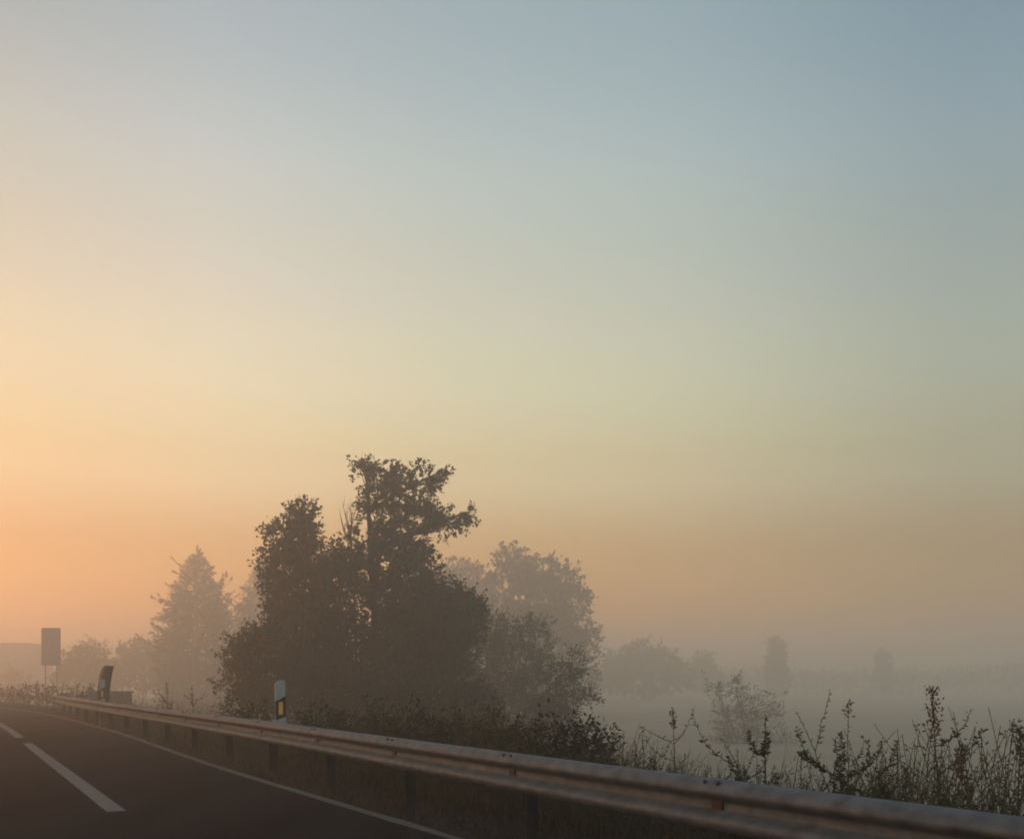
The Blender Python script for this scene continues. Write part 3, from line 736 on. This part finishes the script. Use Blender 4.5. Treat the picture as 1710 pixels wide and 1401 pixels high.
# nobody could count these: low weeds and grass behind the rail
def cover():
    rng = np.random.default_rng(77)
    Q, QD = [], []
    for i in range(6400):
        s = 1.0 + (13 * rng.uniform() if i % 3 == 0 else 60 * rng.uniform() ** 1.7); m_ = rng.uniform(4.78, 7.4) if rng.uniform() < .8 else rng.uniform(6, 10.5)
        n = m_ + road_shift(s) * (s > 38)
        if n < rail_pos(s) + .4: continue
        p = RW(s, n, ground_z(s, n) - .02)
        patch = noise.noise(Vector((s * .55, n * .55, 5)))
        h = max(.3, (.52 + .62 * patch) * rng.uniform(.5, 1.25) + .24)
        k = 24; lean = rng.normal() * .30 * RD + abs(rng.normal()) * .16 * RN
        tt = rng.uniform(.12, 1, (k, 1))
        pb = p + np.array([0, 0, h]) * tt + lean * tt ** 2 + rng.normal(size=(k, 3)) * .012
        az = rng.uniform(0, 2 * math.pi, k)
        pa = unit(np.stack([np.cos(az), np.sin(az), rng.uniform(.0, 1.3, k)], 1))
        L = rng.uniform(.018, .055, k) * (1.15 - .5 * tt[:, 0])
        for e0, e1 in ((.0, .5), (.5, 1.0)):      # the stem
            a0 = p + np.array([0, 0, h * e0]) + lean * e0 ** 2; a1 = p + np.array([0, 0, h * e1]) + lean * e1 ** 2
            wv = RD * .0035
            (Q if patch > -.05 else QD).append(np.array([[a0 - wv, a0 + wv, a1 + wv * .7, a1 - wv * .7]]))
        (Q if patch > -.05 else QD).append(leaf_quads(pb, pa, L, L * rng.uniform(.25, .5, k), rng))
    for i in range(3400):        # long thin arching blades of grass in the belt by the camera
        s = 1.0 + 17 * rng.uniform(); n = rng.uniform(4.78, 6.5)
        p = RW(s, n, ground_z(s, n) - .02); Lh = rng.uniform(.45, 1.08) * (.8 + .5 * noise.noise(Vector((s * .7, n * .8, 2))))
        a = rng.uniform(0, 2 * math.pi); o = np.array([math.cos(a), math.sin(a), 0]) * Lh * rng.uniform(.12, .55); w_ = np.array([-math.sin(a), math.cos(a), 0]) * rng.uniform(.002, .0042)
        c_ = [p + np.array([0, 0, Lh]) * (t - .22 * t * t * (np.linalg.norm(o) / Lh) * 2) + o * t * t for t in (0, .4, .72, 1)]
        for k_, (f0, f1) in enumerate(((1, .9), (.9, .6), (.6, .15))):
            (Q if i % 3 else QD).append(np.array([[c_[k_] - w_ * f0, c_[k_] + w_ * f0, c_[k_ + 1] + w_ * f1, c_[k_ + 1] - w_ * f1]]))
    root = quads('weeds', np.concatenate(Q), M['weed']); tagkind(root, 'stuff', 'tangle of low weeds growing along the back of the guardrail')
    d_ = quads('dark_weeds', np.concatenate(QD), M['weed_dark']); d_.parent = root
    pos = []
    while len(pos) < 3600:
        s_ = 40 + 90 * rng.uniform() ** 1.2; n_ = road_shift(s_) + rng.uniform(5.2, 15) if s_ > 46 else rng.uniform(5.6, 13)
        g0 = ground_z(s_, n_); top_ = 1.0 + .9 * noise.noise(Vector((s_ * .14, n_ * .22, 8))) + .5 * noise.noise(Vector((s_ * .5, n_ * .5, 2)))
        top_ = .75 * top_ + .3 * max(0, -g0)
        q_ = RW(s_, n_)
        if s_ < 46 or U0 + F * q_[0] / q_[1] > 160: continue
        pos.append(RW(s_, n_, g0 + max(.35, top_) * rng.uniform(.05, 1) ** .7))
    pos = np.array(pos)
    o = quads('verge_scrub', sprays(pos, unit(rng.normal(size=pos.shape) * .6 + np.array([0, 0, 1.0])), np.full(len(pos), .38), 9, .14, .4, rng), M['weed_dark'])
    tagkind(o, 'stuff', 'low dark scrub on the verge beyond the end of the guardrail')
    # grass blades: verge strip and embankment
    k = 42000
    s = -6 + 75 * rng.uniform(0, 1, k) ** 1.6; m_ = 4.12 + 8.5 * rng.uniform(0, 1, k) ** 1.5
    n = m_ + np.array([road_shift(x) for x in s])
    b = np.stack([RD[0] * s + RN[0] * n, RD[1] * s + RN[1] * n, np.array([ground_z(a, c) for a, c in zip(s, n)]) - .01], 1)
    ax = unit(rng.normal(size=(k, 3)) * .38 + np.array([0, 0, 1.0]))
    L = rng.uniform(.08, .30, k) * np.where(m_ < 4.5, .6, 1.0)
    g = quads('grass', leaf_quads(b, ax, L, rng.uniform(.006, .014, k), rng), M['grass']); tagkind(g, 'stuff', 'rough grass on the verge under and behind the guardrail')
cover()

# ================================================================== AIR
def haze():
    mb = MB()
    mb.box([0, 300, (18.5 - 5.0) / 2], [2600, 0, 0], [0, 2200, 0], [0, 0, 23.5])
    m = bpy.data.materials.new('haze'); m.use_nodes = True
    nt = m.node_tree; nt.nodes.clear()
    out = nt.nodes.new('ShaderNodeOutputMaterial'); pv = nt.nodes.new('ShaderNodeVolumePrincipled')
    pv.inputs['Color'].default_value = (1.0, .975, .945, 1)
    pv.inputs['Density'].default_value = .0077
    pv.inputs['Anisotropy'].default_value = .7
    nt.links.new(pv.outputs[0], out.inputs['Volume'])
    o = mb.build('haze', m); tagkind(o, 'stuff', 'thin even morning mist over the road and fields')
haze()

# ================================================================== LIGHT
SUN_EL, SUN_AZ = R(2.4), R(63.0)     # low, ahead and to the left of the view
sd = Vector((-math.sin(SUN_AZ) * math.cos(SUN_EL), math.cos(SUN_AZ) * math.cos(SUN_EL), math.sin(SUN_EL)))
sun = bpy.data.lights.new('sun', 'SUN'); sun.energy = 2.0; sun.angle = R(.5); sun.color = (1.0, .42, .16)
so = bpy.data.objects.new('sun', sun); COL.objects.link(so)
so.rotation_euler = (-sd).to_track_quat('-Z', 'Y').to_euler(); so.location = (0, 0, 50)

w = bpy.data.worlds.new('World'); SC.world = w; w.use_nodes = True
nt = w.node_tree; N, L = nt.nodes, nt.links
bg = N['Background']
sky = N.new('ShaderNodeTexSky'); sky.sky_type = 'NISHITA'; sky.sun_disc = False
sky.sun_elevation = SUN_EL; sky.sun_rotation = -SUN_AZ
sky.air_density = 1.0; sky.dust_density = 1.0; sky.ozone_density = 1.0; sky.altitude = 0
# a misty dawn sky: the clear-air model, tinted by height (dust-pink low down, clean blue higher up)
wtc = N.new('ShaderNodeTexCoord'); wsep = N.new('ShaderNodeSeparateXYZ'); L.new(wtc.outputs['Generated'], wsep.inputs[0])
wr = N.new('ShaderNodeValToRGB'); we = wr.color_ramp.elements; wr.color_ramp.interpolation = 'CARDINAL'
TINT = [(0.0, (.94, .54, .30)), (0.05, (.94, .54, .30)), (0.09, (.96, .58, .34)), (0.13, (0.988, 0.656, 0.464)), (0.17, (1.225, 0.951, 0.767)), (0.21, (1.367, 1.113, 0.838)), (0.25, (1.51, 1.306, 1.044)), (0.29, (1.594, 1.412, 1.161)), (0.33, (1.615, 1.44, 1.27)), (0.38, (1.588, 1.491, 1.361)), (0.43, (1.567, 1.553, 1.513)), (0.48, (1.432, 1.497, 1.513)), (0.53, (1.337, 1.445, 1.496)), (0.6, (1.351, 1.463, 1.49)), (1.0, (1.351, 1.463, 1.49))]
we[0].position, we[0].color = TINT[0][0], (*[q / 4 for q in TINT[0][1]], 1); we[1].position, we[1].color = TINT[-1][0], (*[q / 4 for q in TINT[-1][1]], 1)
for p_, c_ in TINT[1:-1]:
    e_ = we.new(p_); e_.color = (*[q / 4 for q in c_], 1)
L.new(wsep.outputs['Z'], wr.inputs['Fac'])
wm = N.new('ShaderNodeMix'); wm.data_type = 'RGBA'; wm.blend_type = 'MULTIPLY'; wm.inputs['Factor'].default_value = 1
# the glow spreads round the horizon from the sun's side: warm near it, clearer blue away from it
wh = N.new('ShaderNodeVectorMath'); wh.operation = 'MULTIPLY'; L.new(wtc.outputs['Generated'], wh.inputs[0]); wh.inputs[1].default_value = (1, 1, 0)
wn = N.new('ShaderNodeVectorMath'); wn.operation = 'NORMALIZE'; L.new(wh.outputs[0], wn.inputs[0])
wd = N.new('ShaderNodeVectorMath'); wd.operation = 'DOT_PRODUCT'; L.new(wn.outputs[0], wd.inputs[0])
wd.inputs[1].default_value = (-math.sin(SUN_AZ), math.cos(SUN_AZ), 0.0)
wf = N.new('ShaderNodeMapRange'); wf.inputs['From Min'].default_value = -1; wf.inputs['From Max'].default_value = 1
L.new(wd.outputs['Value'], wf.inputs['Value'])
wz = N.new('ShaderNodeValToRGB'); wz.color_ramp.interpolation = 'CARDINAL'
AZT = [(0.0, (.78, .84, .92)), (.539, (.86, .885, .90)), (.643, (1.16, 1.10, 1.02)), (.75, (1.20, 1.09, .98)), (.844, (1.13, .98, .89)), (.912, (.87, .77, .67)), (1.0, (.84, .72, .60))]
ze = wz.color_ramp.elements
ze[0].position, ze[0].color = AZT[0][0], (*[q / 1.5 for q in AZT[0][1]], 1); ze[1].position, ze[1].color = 1.0, (*[q / 1.5 for q in AZT[-1][1]], 1)
for p_, c_ in AZT[1:-1]:
    e_ = ze.new(p_); e_.color = (*[q / 1.5 for q in c_], 1)
L.new(wf.outputs['Result'], wz.inputs['Fac'])
wk = N.new('ShaderNodeMix'); wk.data_type = 'RGBA'; wk.blend_type = 'MULTIPLY'; wk.inputs['Factor'].default_value = 1
L.new(sky.outputs[0], wk.inputs['A']); L.new(wz.outputs['Color'], wk.inputs['B'])
L.new(wk.outputs['Result'], wm.inputs['A']); ws = N.new('ShaderNodeVectorMath'); ws.operation = 'SCALE'; ws.inputs['Scale'].default_value = 6.0
L.new(wr.outputs['Color'], ws.inputs[0]); L.new(ws.outputs[0], wm.inputs['B'])
L.new(wm.outputs['Result'], bg.inputs['Color']); bg.inputs['Strength'].default_value = .15

# ================================================================== CAMERA
cam = bpy.data.cameras.new('camera'); co = bpy.data.objects.new('camera', cam); COL.objects.link(co)
co.location = (0, 0, H); co.rotation_euler = (R(90), 0, 0)
cam.sensor_width = 36; cam.lens = 36 * F / 1710; cam.sensor_fit = 'HORIZONTAL'
cam.shift_y = (V0 - 700.5) / 1710
cam.clip_start = .05; cam.clip_end = 5000
SC.camera = co

SC.view_settings.view_transform = 'Standard'; SC.view_settings.look = 'None'
SC.view_settings.exposure = 1.3; SC.view_settings.gamma = 1.0
SC.cycles.max_bounces = 10; SC.cycles.diffuse_bounces = 2; SC.cycles.glossy_bounces = 2; SC.cycles.transmission_bounces = 2
SC.cycles.volume_bounces = 6
SC.cycles.use_denoising = True
SC.cycles.filter_width = 1.9
